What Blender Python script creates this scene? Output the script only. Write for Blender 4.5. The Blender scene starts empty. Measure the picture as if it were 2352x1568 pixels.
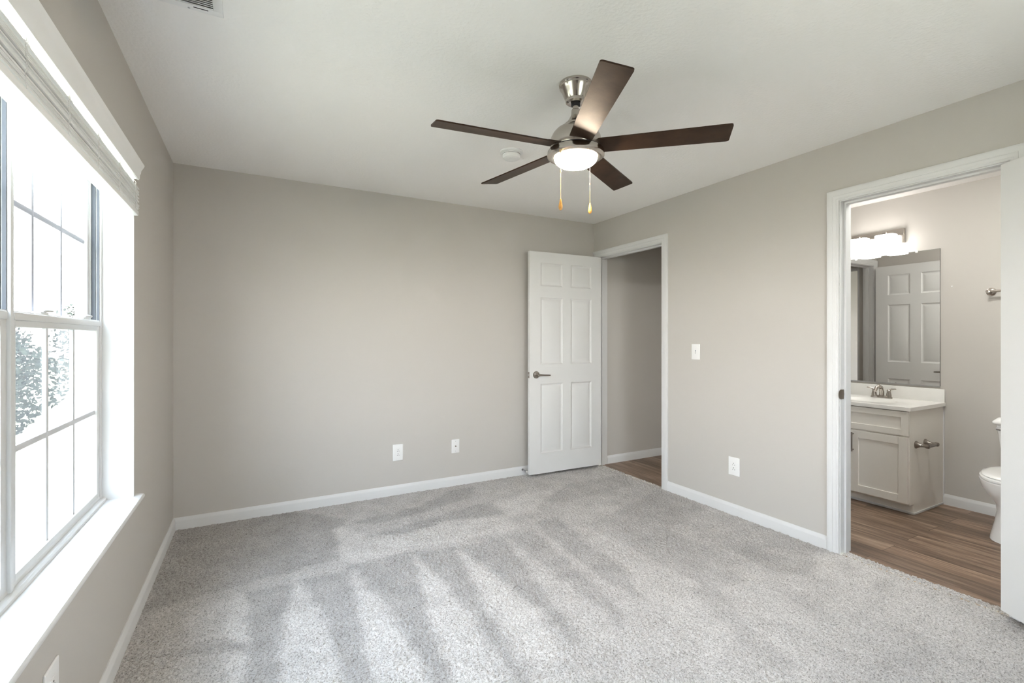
import bpy, bmesh, math, random
import numpy as np
from mathutils import Matrix, Vector

random.seed(7)
rng = np.random.default_rng(11)
PI = math.pi
R = math.radians
scene = bpy.context.scene
COL = scene.collection

# ------------------------------------------------------------------ camera
cam_d = bpy.data.cameras.new('camera')
cam = bpy.data.objects.new('camera', cam_d)
COL.objects.link(cam)
cam.location = (0.4739, -3.8298, 1.2748)
cam.rotation_euler = (R(90), 0, R(-28.61))
cam_d.sensor_fit = 'HORIZONTAL'
cam_d.sensor_width = 36.0
cam_d.lens = 1084.46 / 2352 * 36.0
cam_d.shift_y = -7.13 / 2352
cam_d.clip_start = 0.02
cam_d.clip_end = 200
scene.camera = cam

# ------------------------------------------------------------------ exposure, sky, sun
SKY = 7.5
SUN = 3.0
FAN_LAMP = 52.0
BATH_LAMP = 3.6
FILL_LAMP = 23.0  # added bathroom fill lamp, out of view
scene.view_settings.view_transform = 'Standard'
scene.view_settings.look = 'None'
scene.view_settings.gamma = 1.0
scene.view_settings.exposure = 1.76
scene.view_settings.use_curve_mapping = False
scene.cycles.max_bounces = 14
scene.cycles.diffuse_bounces = 9
scene.cycles.glossy_bounces = 6
scene.cycles.transparent_max_bounces = 16
scene.cycles.sample_clamp_indirect = 6.0
scene.cycles.use_denoising = True

world = bpy.data.worlds.new('sky')
scene.world = world
world.use_nodes = True
wn, wl = world.node_tree.nodes, world.node_tree.links
wn.clear()
w_out = wn.new('ShaderNodeOutputWorld')
w_bg = wn.new('ShaderNodeBackground')
w_tc = wn.new('ShaderNodeTexCoord')
w_sep = wn.new('ShaderNodeSeparateXYZ')
w_ramp = wn.new('ShaderNodeValToRGB')
w_ramp.color_ramp.elements[0].position = 0.0
w_ramp.color_ramp.elements[0].color = (1.0, 0.97, 0.94, 1)
w_ramp.color_ramp.elements[1].position = 0.6
w_ramp.color_ramp.elements[1].color = (0.69, 0.82, 1.0, 1)
wl.new(w_tc.outputs['Generated'], w_sep.inputs[0])
wl.new(w_sep.outputs['Z'], w_ramp.inputs[0])
wl.new(w_ramp.outputs[0], w_bg.inputs['Color'])
w_bg.inputs['Strength'].default_value = SKY
wl.new(w_bg.outputs[0], w_out.inputs['Surface'])

sun_d = bpy.data.lights.new('sun', 'SUN')
sun_d.energy = SUN
sun_d.angle = R(0.6)
sun_d.color = (1.0, 0.95, 0.88)
sun = bpy.data.objects.new('sun', sun_d)
COL.objects.link(sun)
sun.rotation_euler = Vector((-0.42, -0.34, -0.84)).to_track_quat('-Z', 'Y').to_euler()

# ------------------------------------------------------------------ materials
def new_mat(name):
    m = bpy.data.materials.new(name)
    m.use_nodes = True
    nt = m.node_tree
    return m, nt, nt.nodes['Principled BSDF']

def simple(name, col, rough=0.5, metal=0.0, spec=0.5, bump=None, var=None, coat=0.0):
    """bump = (scale, strength, distance); var = (scale, amount) mottles the colour slightly"""
    m, nt, p = new_mat(name)
    p.inputs['Base Color'].default_value = (*col, 1)
    p.inputs['Roughness'].default_value = rough
    p.inputs['Metallic'].default_value = metal
    p.inputs['Specular IOR Level'].default_value = spec
    p.inputs['Coat Weight'].default_value = coat
    tc = nt.nodes.new('ShaderNodeTexCoord')
    if var:
        n = nt.nodes.new('ShaderNodeTexNoise')
        n.inputs['Scale'].default_value = var[0]
        n.inputs['Detail'].default_value = 4
        r = nt.nodes.new('ShaderNodeValToRGB')
        r.color_ramp.elements[0].position = 0.3
        r.color_ramp.elements[1].position = 0.7
        a = var[1]
        r.color_ramp.elements[0].color = (*[c * (1 - a) for c in col], 1)
        r.color_ramp.elements[1].color = (*[min(1, c * (1 + a)) for c in col], 1)
        nt.links.new(tc.outputs['Object'], n.inputs['Vector'])
        nt.links.new(n.outputs['Fac'], r.inputs[0])
        nt.links.new(r.outputs[0], p.inputs['Base Color'])
    if bump:
        n = nt.nodes.new('ShaderNodeTexNoise')
        n.inputs['Scale'].default_value = bump[0]
        n.inputs['Detail'].default_value = 3
        b = nt.nodes.new('ShaderNodeBump')
        b.inputs['Strength'].default_value = bump[1]
        b.inputs['Distance'].default_value = bump[2]
        nt.links.new(tc.outputs['Object'], n.inputs['Vector'])
        nt.links.new(n.outputs['Fac'], b.inputs['Height'])
        nt.links.new(b.outputs[0], p.inputs['Normal'])
    return m

def emitter(name, col, strength):
    m, nt, p = new_mat(name)
    p.inputs['Base Color'].default_value = (0.9, 0.9, 0.88, 1)
    p.inputs['Roughness'].default_value = 0.35
    p.inputs['Emission Color'].default_value = (*col, 1)
    p.inputs['Emission Strength'].default_value = strength
    return m

def glass_mat():
    m = bpy.data.materials.new('window_glass')
    m.use_nodes = True
    nt = m.node_tree
    nt.nodes.clear()
    o = nt.nodes.new('ShaderNodeOutputMaterial')
    mix = nt.nodes.new('ShaderNodeMixShader')
    lw = nt.nodes.new('ShaderNodeLayerWeight')
    lw.inputs['Blend'].default_value = 0.5
    pw = nt.nodes.new('ShaderNodeMath'); pw.operation = 'POWER'
    pw.inputs[1].default_value = 5.0
    f = nt.nodes.new('ShaderNodeMath'); f.operation = 'MULTIPLY_ADD'
    f.inputs[1].default_value = 0.55
    f.inputs[2].default_value = 0.03
    nt.links.new(lw.outputs['Facing'], pw.inputs[0])
    nt.links.new(pw.outputs[0], f.inputs[0])
    t = nt.nodes.new('ShaderNodeBsdfTransparent')
    t.inputs['Color'].default_value = (0.95, 0.97, 0.97, 1)
    g = nt.nodes.new('ShaderNodeBsdfGlossy')
    g.inputs['Roughness'].default_value = 0.0
    nt.links.new(f.outputs[0], mix.inputs[0])
    nt.links.new(t.outputs[0], mix.inputs[1])
    nt.links.new(g.outputs[0], mix.inputs[2])
    nt.links.new(mix.outputs[0], o.inputs['Surface'])
    return m

def screen_mat():
    m = bpy.data.materials.new('insect_mesh')
    m.use_nodes = True
    nt = m.node_tree
    nt.nodes.clear()
    o = nt.nodes.new('ShaderNodeOutputMaterial')
    mix = nt.nodes.new('ShaderNodeMixShader')
    mix.inputs[0].default_value = 0.32
    t = nt.nodes.new('ShaderNodeBsdfTransparent')
    d = nt.nodes.new('ShaderNodeBsdfTranslucent')
    d.inputs['Color'].default_value = (0.06, 0.063, 0.068, 1)
    nt.links.new(t.outputs[0], mix.inputs[1])
    nt.links.new(d.outputs[0], mix.inputs[2])
    nt.links.new(mix.outputs[0], o.inputs['Surface'])
    return m

def plank_mat():
    m, nt, p = new_mat('vinyl_plank')
    N, L = nt.nodes, nt.links
    tc = N.new('ShaderNodeTexCoord')
    mp = N.new('ShaderNodeMapping')
    mp.inputs['Rotation'].default_value = (0, 0, R(90))
    L.new(tc.outputs['Object'], mp.inputs['Vector'])
    br = N.new('ShaderNodeTexBrick')
    br.offset = 0.37
    br.inputs['Scale'].default_value = 1.0
    br.inputs['Brick Width'].default_value = 1.2
    br.inputs['Row Height'].default_value = 0.152
    br.inputs['Mortar Size'].default_value = 0.0012
    br.inputs['Mortar Smooth'].default_value = 0.2
    br.inputs['Color1'].default_value = (0.0, 0.0, 0.0, 1)
    br.inputs['Color2'].default_value = (1, 1, 1, 1)
    br.inputs['Mortar'].default_value = (0.0, 0.0, 0.0, 1)
    L.new(mp.outputs[0], br.inputs['Vector'])
    st = N.new('ShaderNodeMapping')
    st.inputs['Scale'].default_value = (34, 2.2, 1)
    L.new(tc.outputs['Object'], st.inputs['Vector'])
    off = N.new('ShaderNodeVectorMath'); off.operation = 'MULTIPLY_ADD'
    off.inputs[1].default_value = (9, 9, 9)
    L.new(br.outputs['Color'], off.inputs[0])
    L.new(st.outputs[0], off.inputs[2])
    n1 = N.new('ShaderNodeTexNoise')
    n1.inputs['Scale'].default_value = 1.0
    n1.inputs['Detail'].default_value = 7
    n1.inputs['Roughness'].default_value = 0.62
    n1.inputs['Distortion'].default_value = 0.6
    L.new(off.outputs[0], n1.inputs['Vector'])
    r = N.new('ShaderNodeValToRGB')
    e = r.color_ramp.elements
    e[0].position = 0.28; e[0].color = (0.075, 0.048, 0.033, 1)
    e[1].position = 0.74; e[1].color = (0.40, 0.29, 0.21, 1)
    mid = e.new(0.5); mid.color = (0.20, 0.132, 0.092, 1)
    L.new(n1.outputs['Fac'], r.inputs[0])
    ton = N.new('ShaderNodeMapRange')
    ton.inputs['To Min'].default_value = 0.72
    ton.inputs['To Max'].default_value = 1.25
    L.new(br.outputs['Color'], ton.inputs['Value'])
    mul = N.new('ShaderNodeVectorMath'); mul.operation = 'SCALE'
    L.new(r.outputs[0], mul.inputs[0])
    L.new(ton.outputs[0], mul.inputs['Scale'])
    mo = N.new('ShaderNodeMix'); mo.data_type = 'RGBA'
    mo.inputs['B'].default_value = (0.03, 0.02, 0.015, 1)
    L.new(br.outputs['Fac'], mo.inputs['Factor'])
    L.new(mul.outputs[0], mo.inputs['A'])
    L.new(mo.outputs['Result'], p.inputs['Base Color'])
    p.inputs['Roughness'].default_value = 0.42
    b = N.new('ShaderNodeBump'); b.inputs['Strength'].default_value = 0.25; b.inputs['Distance'].default_value = 0.002
    L.new(n1.outputs['Fac'], b.inputs['Height'])
    L.new(b.outputs[0], p.inputs['Normal'])
    return m

def carpet_mat():
    m, nt, p = new_mat('carpet_pile')
    N, L = nt.nodes, nt.links
    tc = N.new('ShaderNodeTexCoord')
    at = N.new('ShaderNodeAttribute'); at.attribute_name = 'nap'
    n1 = N.new('ShaderNodeTexNoise')
    n1.inputs['Scale'].default_value = 150
    n1.inputs['Detail'].default_value = 5
    n1.inputs['Roughness'].default_value = 0.7
    L.new(tc.outputs['Object'], n1.inputs['Vector'])
    n2 = N.new('ShaderNodeTexNoise')
    n2.inputs['Scale'].default_value = 7
    n2.inputs['Detail'].default_value = 5
    L.new(tc.outputs['Object'], n2.inputs['Vector'])
    r = N.new('ShaderNodeValToRGB')
    e = r.color_ramp.elements
    e[0].position = 0.34; e[0].color = (0.16, 0.145, 0.13, 1)
    e[1].position = 0.60; e[1].color = (0.58, 0.558, 0.537, 1)
    mid = e.new(0.46); mid.color = (0.43, 0.411, 0.393, 1)
    L.new(n1.outputs['Fac'], r.inputs[0])
    mr = N.new('ShaderNodeMapRange')
    mr.inputs['From Min'].default_value = 0.3
    mr.inputs['From Max'].default_value = 0.7
    mr.inputs['To Min'].default_value = 0.90
    mr.inputs['To Max'].default_value = 1.10
    L.new(n2.outputs['Fac'], mr.inputs['Value'])
    mu = N.new('ShaderNodeMath'); mu.operation = 'MULTIPLY'
    L.new(mr.outputs[0], mu.inputs[0])
    L.new(at.outputs['Fac'], mu.inputs[1])
    sc = N.new('ShaderNodeVectorMath'); sc.operation = 'SCALE'
    L.new(r.outputs[0], sc.inputs[0])
    L.new(mu.outputs[0], sc.inputs['Scale'])
    L.new(sc.outputs[0], p.inputs['Base Color'])
    p.inputs['Roughness'].default_value = 1.0
    p.inputs['Specular IOR Level'].default_value = 0.05
    p.inputs['Sheen Weight'].default_value = 0.15
    b = N.new('ShaderNodeBump'); b.inputs['Strength'].default_value = 0.7; b.inputs['Distance'].default_value = 0.006
    L.new(n1.outputs['Fac'], b.inputs['Height'])
    L.new(b.outputs[0], p.inputs['Normal'])
    return m

M = dict(
    wall=simple('greige_paint', (0.515, 0.491, 0.462), 0.75, spec=0.25, bump=(180, 0.12, 0.002)),
    ceiling=simple('ceiling_paint', (0.87, 0.855, 0.84), 0.9, spec=0.1, bump=(70, 0.45, 0.004)),
    trim=simple('white_trim_paint', (0.66, 0.66, 0.66), 0.42, spec=0.35),
    door=simple('white_door_paint', (0.69, 0.69, 0.685), 0.38, spec=0.45),
    vinyl=simple('white_vinyl', (0.60, 0.605, 0.60), 0.4),
    track=simple('grey_track_liner', (0.055, 0.065, 0.08), 0.5),
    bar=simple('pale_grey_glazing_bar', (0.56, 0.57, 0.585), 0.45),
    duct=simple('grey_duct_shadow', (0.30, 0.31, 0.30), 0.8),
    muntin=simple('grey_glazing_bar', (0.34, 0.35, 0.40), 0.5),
    blind=simple('white_blind', (0.84, 0.845, 0.84), 0.45),
    cord=simple('white_cord', (0.74, 0.74, 0.72), 0.8),
    plastic=simple('white_plastic', (0.80, 0.80, 0.795), 0.3),
    slot=simple('dark_slot', (0.02, 0.02, 0.02), 0.6),
    nickel=simple('brushed_nickel', (0.52, 0.48, 0.44), 0.20, metal=1.0),
    pewter=simple('satin_pewter', (0.30, 0.27, 0.245), 0.30, metal=1.0),
    steel=simple('steel', (0.55, 0.56, 0.58), 0.3, metal=1.0),
    brass=simple('pale_brass_chain', (0.72, 0.55, 0.32), 0.35, metal=1.0),
    knob=simple('honey_wood', (0.62, 0.30, 0.07), 0.35, var=(60, 0.25)),
    blade=simple('espresso_blade', (0.042, 0.025, 0.017), 0.36, spec=0.11, var=(18, 0.25), bump=(220, 0.2, 0.001)),
    rubber=simple('dark_rubber', (0.02, 0.02, 0.025), 0.6),
    cabinet=simple('warm_white_cabinet', (0.80, 0.775, 0.73), 0.42, bump=(90, 0.06, 0.002)),
    counter=simple('cultured_marble', (0.80, 0.795, 0.775), 0.18, var=(6, 0.03)),
    porcelain=simple('porcelain', (0.84, 0.845, 0.84), 0.08, coat=0.3),
    mirror=simple('mirror_silver', (0.92, 0.925, 0.915), 0.0, metal=1.0),
    edge=simple('dark_glass_edge', (0.10, 0.12, 0.11), 0.25),
    fill_lens=emitter('fill_light_dome', (1.0, 0.995, 0.93), FILL_LAMP),
    fan_lens=emitter('lit_fan_lens', (1.0, 0.82, 0.62), FAN_LAMP),
    bath_shade=emitter('lit_opal_shade', (1.0, 0.97, 0.92), BATH_LAMP),
    glass=glass_mat(),
    screen=screen_mat(),
    plank=plank_mat(),
    carpet=carpet_mat(),
    lawn=simple('lawn_grass', (0.32, 0.295, 0.21), 0.95, spec=0.1, var=(3.0, 0.35)),
    leaf=simple('tree_leaves', (0.027, 0.034, 0.022), 0.7, spec=0.2, var=(4.0, 0.45)),
    bark=simple('tree_bark', (0.09, 0.07, 0.05), 0.9, spec=0.1, bump=(30, 0.6, 0.02)),
)

# ------------------------------------------------------------------ helpers
def root_of(o):
    while o.parent is not None:
        o = o.parent
    return o

def tag(o, label=None, cat=None, group=None, kind=None):
    if label: o['label'] = label
    if cat: o['category'] = cat
    if group: o['group'] = group
    if kind: o['kind'] = kind
    return o

def thing(name, label, cat, loc=(0, 0, 0), rz=0.0, group=None, kind=None):
    o = bpy.data.objects.new(name, None)
    o.empty_display_size = 0.05
    COL.objects.link(o)
    o.location = loc
    o.rotation_euler = (0, 0, rz)
    return tag(o, label, cat, group, kind)

def obj(name, bm, mat, parent=None, angle=35, local=False):
    """one mesh object; with a parent the shapes are given in world space unless local"""
    if parent is not None and not local:
        rt = root_of(parent)
        inv = (Matrix.Translation(rt.location) @ Matrix.Rotation(rt.rotation_euler.z, 4, 'Z')).inverted()
        bm.transform(inv)
    bmesh.ops.recalc_face_normals(bm, faces=bm.faces)
    me = bpy.data.meshes.new(name)
    bm.to_mesh(me)
    bm.free()
    for f in me.polygons:
        f.use_smooth = True
    me.set_sharp_from_angle(angle=R(angle))
    me.materials.append(M[mat] if isinstance(mat, str) else mat)
    o = bpy.data.objects.new(name, me)
    COL.objects.link(o)
    if parent is not None:
        o.parent = parent
    return o

def struct(name, bm, mat, label, cat, angle=35):
    return tag(obj(name, bm, mat, None, angle), label, cat, kind='structure')

def nb():
    return bmesh.new()

def box(bm, x0, x1, y0, y1, z0, z1, bev=0.0, seg=2, mtx=None):
    x0, x1 = sorted((x0, x1)); y0, y1 = sorted((y0, y1)); z0, z1 = sorted((z0, z1))
    vs = [bm.verts.new((x, y, z)) for x in (x0, x1) for y in (y0, y1) for z in (z0, z1)]
    q = [(0, 1, 3, 2), (4, 6, 7, 5), (0, 4, 5, 1), (2, 3, 7, 6), (0, 2, 6, 4), (1, 5, 7, 3)]
    fs = [bm.faces.new([vs[i] for i in f]) for f in q]
    if bev > 0:
        es = list({e for f in fs for e in f.edges})
        g = bmesh.ops.bevel(bm, geom=es, offset=bev, offset_type='OFFSET', segments=seg, profile=0.5, affect='EDGES')
        vs = list({v for f in g['faces'] for v in f.verts} | {v for v in vs if v.is_valid})
    if mtx is not None:
        for v in vs:
            v.co = mtx @ v.co
    return bm

def lathe(bm, prof, loc=(0, 0, 0), axis='z', seg=32, mtx=None):
    """prof: (radius, height) from one end to the other"""
    T = Matrix.Translation(loc)
    A = {'z': Matrix.Identity(4), 'x': Matrix.Rotation(R(90), 4, 'Y'), '-x': Matrix.Rotation(R(-90), 4, 'Y'),
         'y': Matrix.Rotation(R(-90), 4, 'X'), '-y': Matrix.Rotation(R(90), 4, 'X'), '-z': Matrix.Rotation(R(180), 4, 'X')}[axis]
    X = T @ A if mtx is None else T @ mtx @ A
    rings = []
    for r, h in prof:
        if r <= 1e-6:
            rings.append([bm.verts.new(X @ Vector((0, 0, h)))])
        else:
            rings.append([bm.verts.new(X @ Vector((r * math.cos(2 * PI * i / seg), r * math.sin(2 * PI * i / seg), h))) for i in range(seg)])
    for a, b in zip(rings, rings[1:]):
        for i in range(seg):
            j = (i + 1) % seg
            if len(a) == 1 and len(b) == 1:
                continue
            if len(a) == 1:
                bm.faces.new((a[0], b[i], b[j]))
            elif len(b) == 1:
                bm.faces.new((a[i], b[0], a[j]))
            else:
                bm.faces.new((a[i], b[i], b[j], a[j]))
    if len(rings[0]) > 1: bm.faces.new(rings[0])
    if len(rings[-1]) > 1: bm.faces.new(rings[-1])
    return bm

def loft(bm, rings, cap=True):
    vr = [[bm.verts.new(p) for p in r] for r in rings]
    n = len(vr[0])
    for a, b in zip(vr, vr[1:]):
        for i in range(n):
            j = (i + 1) % n
            bm.faces.new((a[i], a[j], b[j], b[i]))
    if cap:
        bm.faces.new(vr[0]); bm.faces.new(vr[-1])
    return bm

def tube(bm, pts, rad, seg=10):
    pts = [Vector(p) for p in pts]
    rads = rad if isinstance(rad, (list, tuple)) else [rad] * len(pts)
    rings = []
    up = Vector((0, 0, 1))
    prev = None
    for i, p in enumerate(pts):
        d = (pts[min(i + 1, len(pts) - 1)] - pts[max(i - 1, 0)]).normalized()
        if prev is None:
            a = d.cross(up)
            if a.length < 1e-3: a = d.cross(Vector((1, 0, 0)))
        else:
            a = prev - d * prev.dot(d)
        a.normalize(); prev = a
        b = d.cross(a)
        rings.append([p + a * rads[i] * math.cos(2 * PI * k / seg) + b * rads[i] * math.sin(2 * PI * k / seg) for k in range(seg)])
    return loft(bm, rings)

def prism(bm, prof, f, s0, s1):
    """profile points (a, b) swept from s0 to s1; f(s, a, b) gives the point"""
    return loft(bm, [[f(s0, a, b) for a, b in prof], [f(s1, a, b) for a, b in prof]])

# ------------------------------------------------------------------ sizes of the place
W, H = 3.515, 2.44
REAR = -4.16
WT = 0.115                       # thickness of the wall towards hall and bathroom
XB0, XB1 = W + WT, 5.155         # bathroom from wall to wall
YB0, YB1 = -4.0, -1.11
HALL0, HALL1 = -1.01, -0.06
HX1 = 5.9
WY0, WY1 = -2.942, -1.168        # window opening
WZ0, WZ1 = 0.550, 2.050
HD0, HD1 = -0.915, -0.071        # hall doorway between jambs
BD0, BD1 = -3.020, -2.309        # bathroom doorway between jambs
DZ = 2.083                       # height of both door openings
J = 0.019                        # jamb board

# ------------------------------------------------------------------ walls, ceilings
bm = nb()
for y0, y1, z0, z1 in ((REAR - .12, WY0, -.05, H + .05), (WY1, .12, -.05, H + .05), (WY0, WY1, -.05, WZ0), (WY0, WY1, WZ1, H + .05)):
    box(bm, -.20, 0, y0, y1, z0, z1)
struct('wall_left', bm, 'wall', 'greige painted wall holding the window', 'wall')
bm = nb(); box(bm, -.20, W, 0, .12, -.05, H + .05)
struct('wall_back', bm, 'wall', 'long greige wall behind the open hall door', 'wall')
bm = nb()
for x0, x1, z0, z1 in ((-.20, 1.55, -.05, H + .05), (2.55, W + WT, -.05, H + .05), (1.55, 2.55, -.05, .85), (1.55, 2.55, WZ1, H + .05)):
    box(bm, x0, x1, REAR - .20, REAR, z0, z1)
struct('wall_rear', bm, 'wall', 'greige wall facing the long back wall', 'wall')
bm = nb()
for y0, y1, z0, z1 in ((HD1 + J, .12, -.05, H + .05), (HD0 - J, HD1 + J, DZ + J, H + .05), (BD1 + J, HD0 - J, -.05, H + .05),
                       (BD0 - J, BD1 + J, DZ + J, H + .05), (REAR, BD0 - J, -.05, H + .05)):
    box(bm, W, W + WT, y0, y1, z0, z1)
struct('wall_right', bm, 'wall', 'greige wall with light switch between the two doorways', 'wall')
bm = nb(); box(bm, -.20, W, REAR, 0, H, H + .05)
struct('ceiling', bm, 'ceiling', 'white textured bedroom ceiling around the fan', 'ceiling')
bm = nb(); box(bm, XB1, XB1 + .12, YB0, HALL0, -.05, H + .05)
struct('wall_bathroom_back', bm, 'wall', 'grey bathroom wall behind mirror and toilet', 'wall')
bm = nb(); box(bm, XB0, XB1, YB0 - .1, YB0, -.05, H + .05)
struct('wall_bathroom_side', bm, 'wall', 'bathroom wall past the toilet', 'wall')
DX0, DX1 = 3.715, 4.482           # doorway from bathroom to hall
bm = nb()
for x0, x1, z0, z1 in ((XB0, DX0 - J, -.05, H + .05), (DX1 + J, HX1, -.05, H + .05), (DX0 - J, DX1 + J, DZ + J, H + .05)):
    box(bm, x0, x1, YB1, HALL0, z0, z1)
struct('wall_bathroom_hall', bm, 'wall', 'wall between bathroom and hallway seen in the mirror', 'wall')
bm = nb(); box(bm, XB0, XB1, YB0, YB1, H, H + .05)
struct('ceiling_bathroom', bm, 'ceiling', 'white bathroom ceiling above the vanity light', 'ceiling')
bm = nb(); box(bm, W + WT, HX1, HALL1, .12, -.05, H + .05)
struct('wall_hall', bm, 'wall', 'shaded hallway wall through the open door', 'wall')
bm = nb(); box(bm, HX1, HX1 + .1, HALL0 - .1, .12, -.05, H + .05)
struct('wall_hall_end', bm, 'wall', 'end wall of the hallway', 'wall')
bm = nb(); box(bm, XB0, HX1, HALL0, HALL1, H, H + .05)
struct('ceiling_hall', bm, 'ceiling', 'white hallway ceiling', 'ceiling')

# ------------------------------------------------------------------ floors
bm = nb()
box(bm, 3.575, XB1, YB0, YB1, -.05, -.004)
box(bm, DX0 - J, DX1 + J, YB1, HALL0, -.05, -.004)
struct('floor_bathroom', bm, 'plank', 'brown wood-look plank floor of the bathroom', 'floor')
bm = nb()
box(bm, 3.545, HX1, HALL0, HALL1, -.05, -.004)
struct('floor_hall', bm, 'plank', 'dark brown plank floor of the hallway', 'floor')

NAP_SHADE_DARK = [
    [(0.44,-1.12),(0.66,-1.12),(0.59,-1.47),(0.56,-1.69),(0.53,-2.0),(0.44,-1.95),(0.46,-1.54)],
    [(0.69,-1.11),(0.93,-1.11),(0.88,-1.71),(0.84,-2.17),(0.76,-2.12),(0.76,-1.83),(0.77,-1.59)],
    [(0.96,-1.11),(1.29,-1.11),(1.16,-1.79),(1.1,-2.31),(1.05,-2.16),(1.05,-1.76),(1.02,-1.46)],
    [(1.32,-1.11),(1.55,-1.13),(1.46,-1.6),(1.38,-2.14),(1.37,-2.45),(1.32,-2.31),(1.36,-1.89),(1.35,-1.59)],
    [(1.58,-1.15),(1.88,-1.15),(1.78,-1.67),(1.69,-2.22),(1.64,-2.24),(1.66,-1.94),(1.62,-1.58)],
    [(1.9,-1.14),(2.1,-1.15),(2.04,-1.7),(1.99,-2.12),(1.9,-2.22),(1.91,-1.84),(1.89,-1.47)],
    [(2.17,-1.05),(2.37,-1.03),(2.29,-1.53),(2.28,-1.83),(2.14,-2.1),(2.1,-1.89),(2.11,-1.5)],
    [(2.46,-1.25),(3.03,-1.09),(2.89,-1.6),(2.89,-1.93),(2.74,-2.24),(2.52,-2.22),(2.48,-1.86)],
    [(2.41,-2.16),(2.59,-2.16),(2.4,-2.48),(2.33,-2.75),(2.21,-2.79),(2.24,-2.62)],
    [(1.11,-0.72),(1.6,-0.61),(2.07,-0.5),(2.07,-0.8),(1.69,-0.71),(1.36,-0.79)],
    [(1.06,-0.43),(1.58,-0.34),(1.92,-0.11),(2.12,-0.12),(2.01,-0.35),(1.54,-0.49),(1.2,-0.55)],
    [(0.02,-0.02),(0.69,0.02),(1.06,-0.36),(0.94,-0.51),(0.91,-0.96),(0.63,-0.99),(0.34,-1.04),(0.03,-1.09),(0.02,-0.81)],  # shade beside the window wall, painted into the carpet tone
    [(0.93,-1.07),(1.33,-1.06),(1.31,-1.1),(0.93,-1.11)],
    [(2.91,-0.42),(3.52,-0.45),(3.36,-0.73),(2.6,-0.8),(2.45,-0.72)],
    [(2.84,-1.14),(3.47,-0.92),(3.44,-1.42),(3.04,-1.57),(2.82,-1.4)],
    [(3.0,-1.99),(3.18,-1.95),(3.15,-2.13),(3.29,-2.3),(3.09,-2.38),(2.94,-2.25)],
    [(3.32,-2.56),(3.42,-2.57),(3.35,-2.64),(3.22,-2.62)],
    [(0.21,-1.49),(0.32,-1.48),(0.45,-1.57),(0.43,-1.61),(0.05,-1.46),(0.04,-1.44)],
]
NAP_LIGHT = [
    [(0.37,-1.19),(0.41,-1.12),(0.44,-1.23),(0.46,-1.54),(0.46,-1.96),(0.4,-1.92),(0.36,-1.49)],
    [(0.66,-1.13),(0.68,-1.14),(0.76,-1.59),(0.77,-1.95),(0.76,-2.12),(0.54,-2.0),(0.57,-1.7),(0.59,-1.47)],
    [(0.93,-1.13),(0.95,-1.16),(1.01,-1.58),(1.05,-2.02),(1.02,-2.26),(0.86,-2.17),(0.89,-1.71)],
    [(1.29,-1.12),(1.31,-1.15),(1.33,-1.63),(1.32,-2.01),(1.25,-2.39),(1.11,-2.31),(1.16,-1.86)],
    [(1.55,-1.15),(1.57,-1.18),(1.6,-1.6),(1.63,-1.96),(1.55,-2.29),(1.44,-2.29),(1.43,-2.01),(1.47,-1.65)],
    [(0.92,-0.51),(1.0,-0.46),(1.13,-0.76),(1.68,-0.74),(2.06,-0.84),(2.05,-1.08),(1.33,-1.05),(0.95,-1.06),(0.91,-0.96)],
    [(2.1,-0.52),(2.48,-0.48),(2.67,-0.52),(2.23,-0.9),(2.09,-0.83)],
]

def poly_soft(px, py, poly, soft):
    """signed distance to the outline, turned into a soft 0..1 inside mask"""
    n = len(poly)
    d2 = np.full(px.shape, 1e9)
    ins = np.zeros(px.shape, bool)
    for i in range(n):
        ax, ay = poly[i]; bx, by = poly[(i + 1) % n]
        ex, ey = bx - ax, by - ay
        t = np.clip(((px - ax) * ex + (py - ay) * ey) / (ex * ex + ey * ey + 1e-9), 0, 1)
        d2 = np.minimum(d2, (px - ax - t * ex) ** 2 + (py - ay - t * ey) ** 2)
        c = (ay > py) != (by > py)
        xi = ax + (py - ay) / (by - ay + 1e-12) * ex
        ins ^= c & (px < xi)
    d = np.sqrt(d2) * np.where(ins, 1, -1)
    return np.clip(0.5 + d / (2 * soft), 0, 1)

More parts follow.
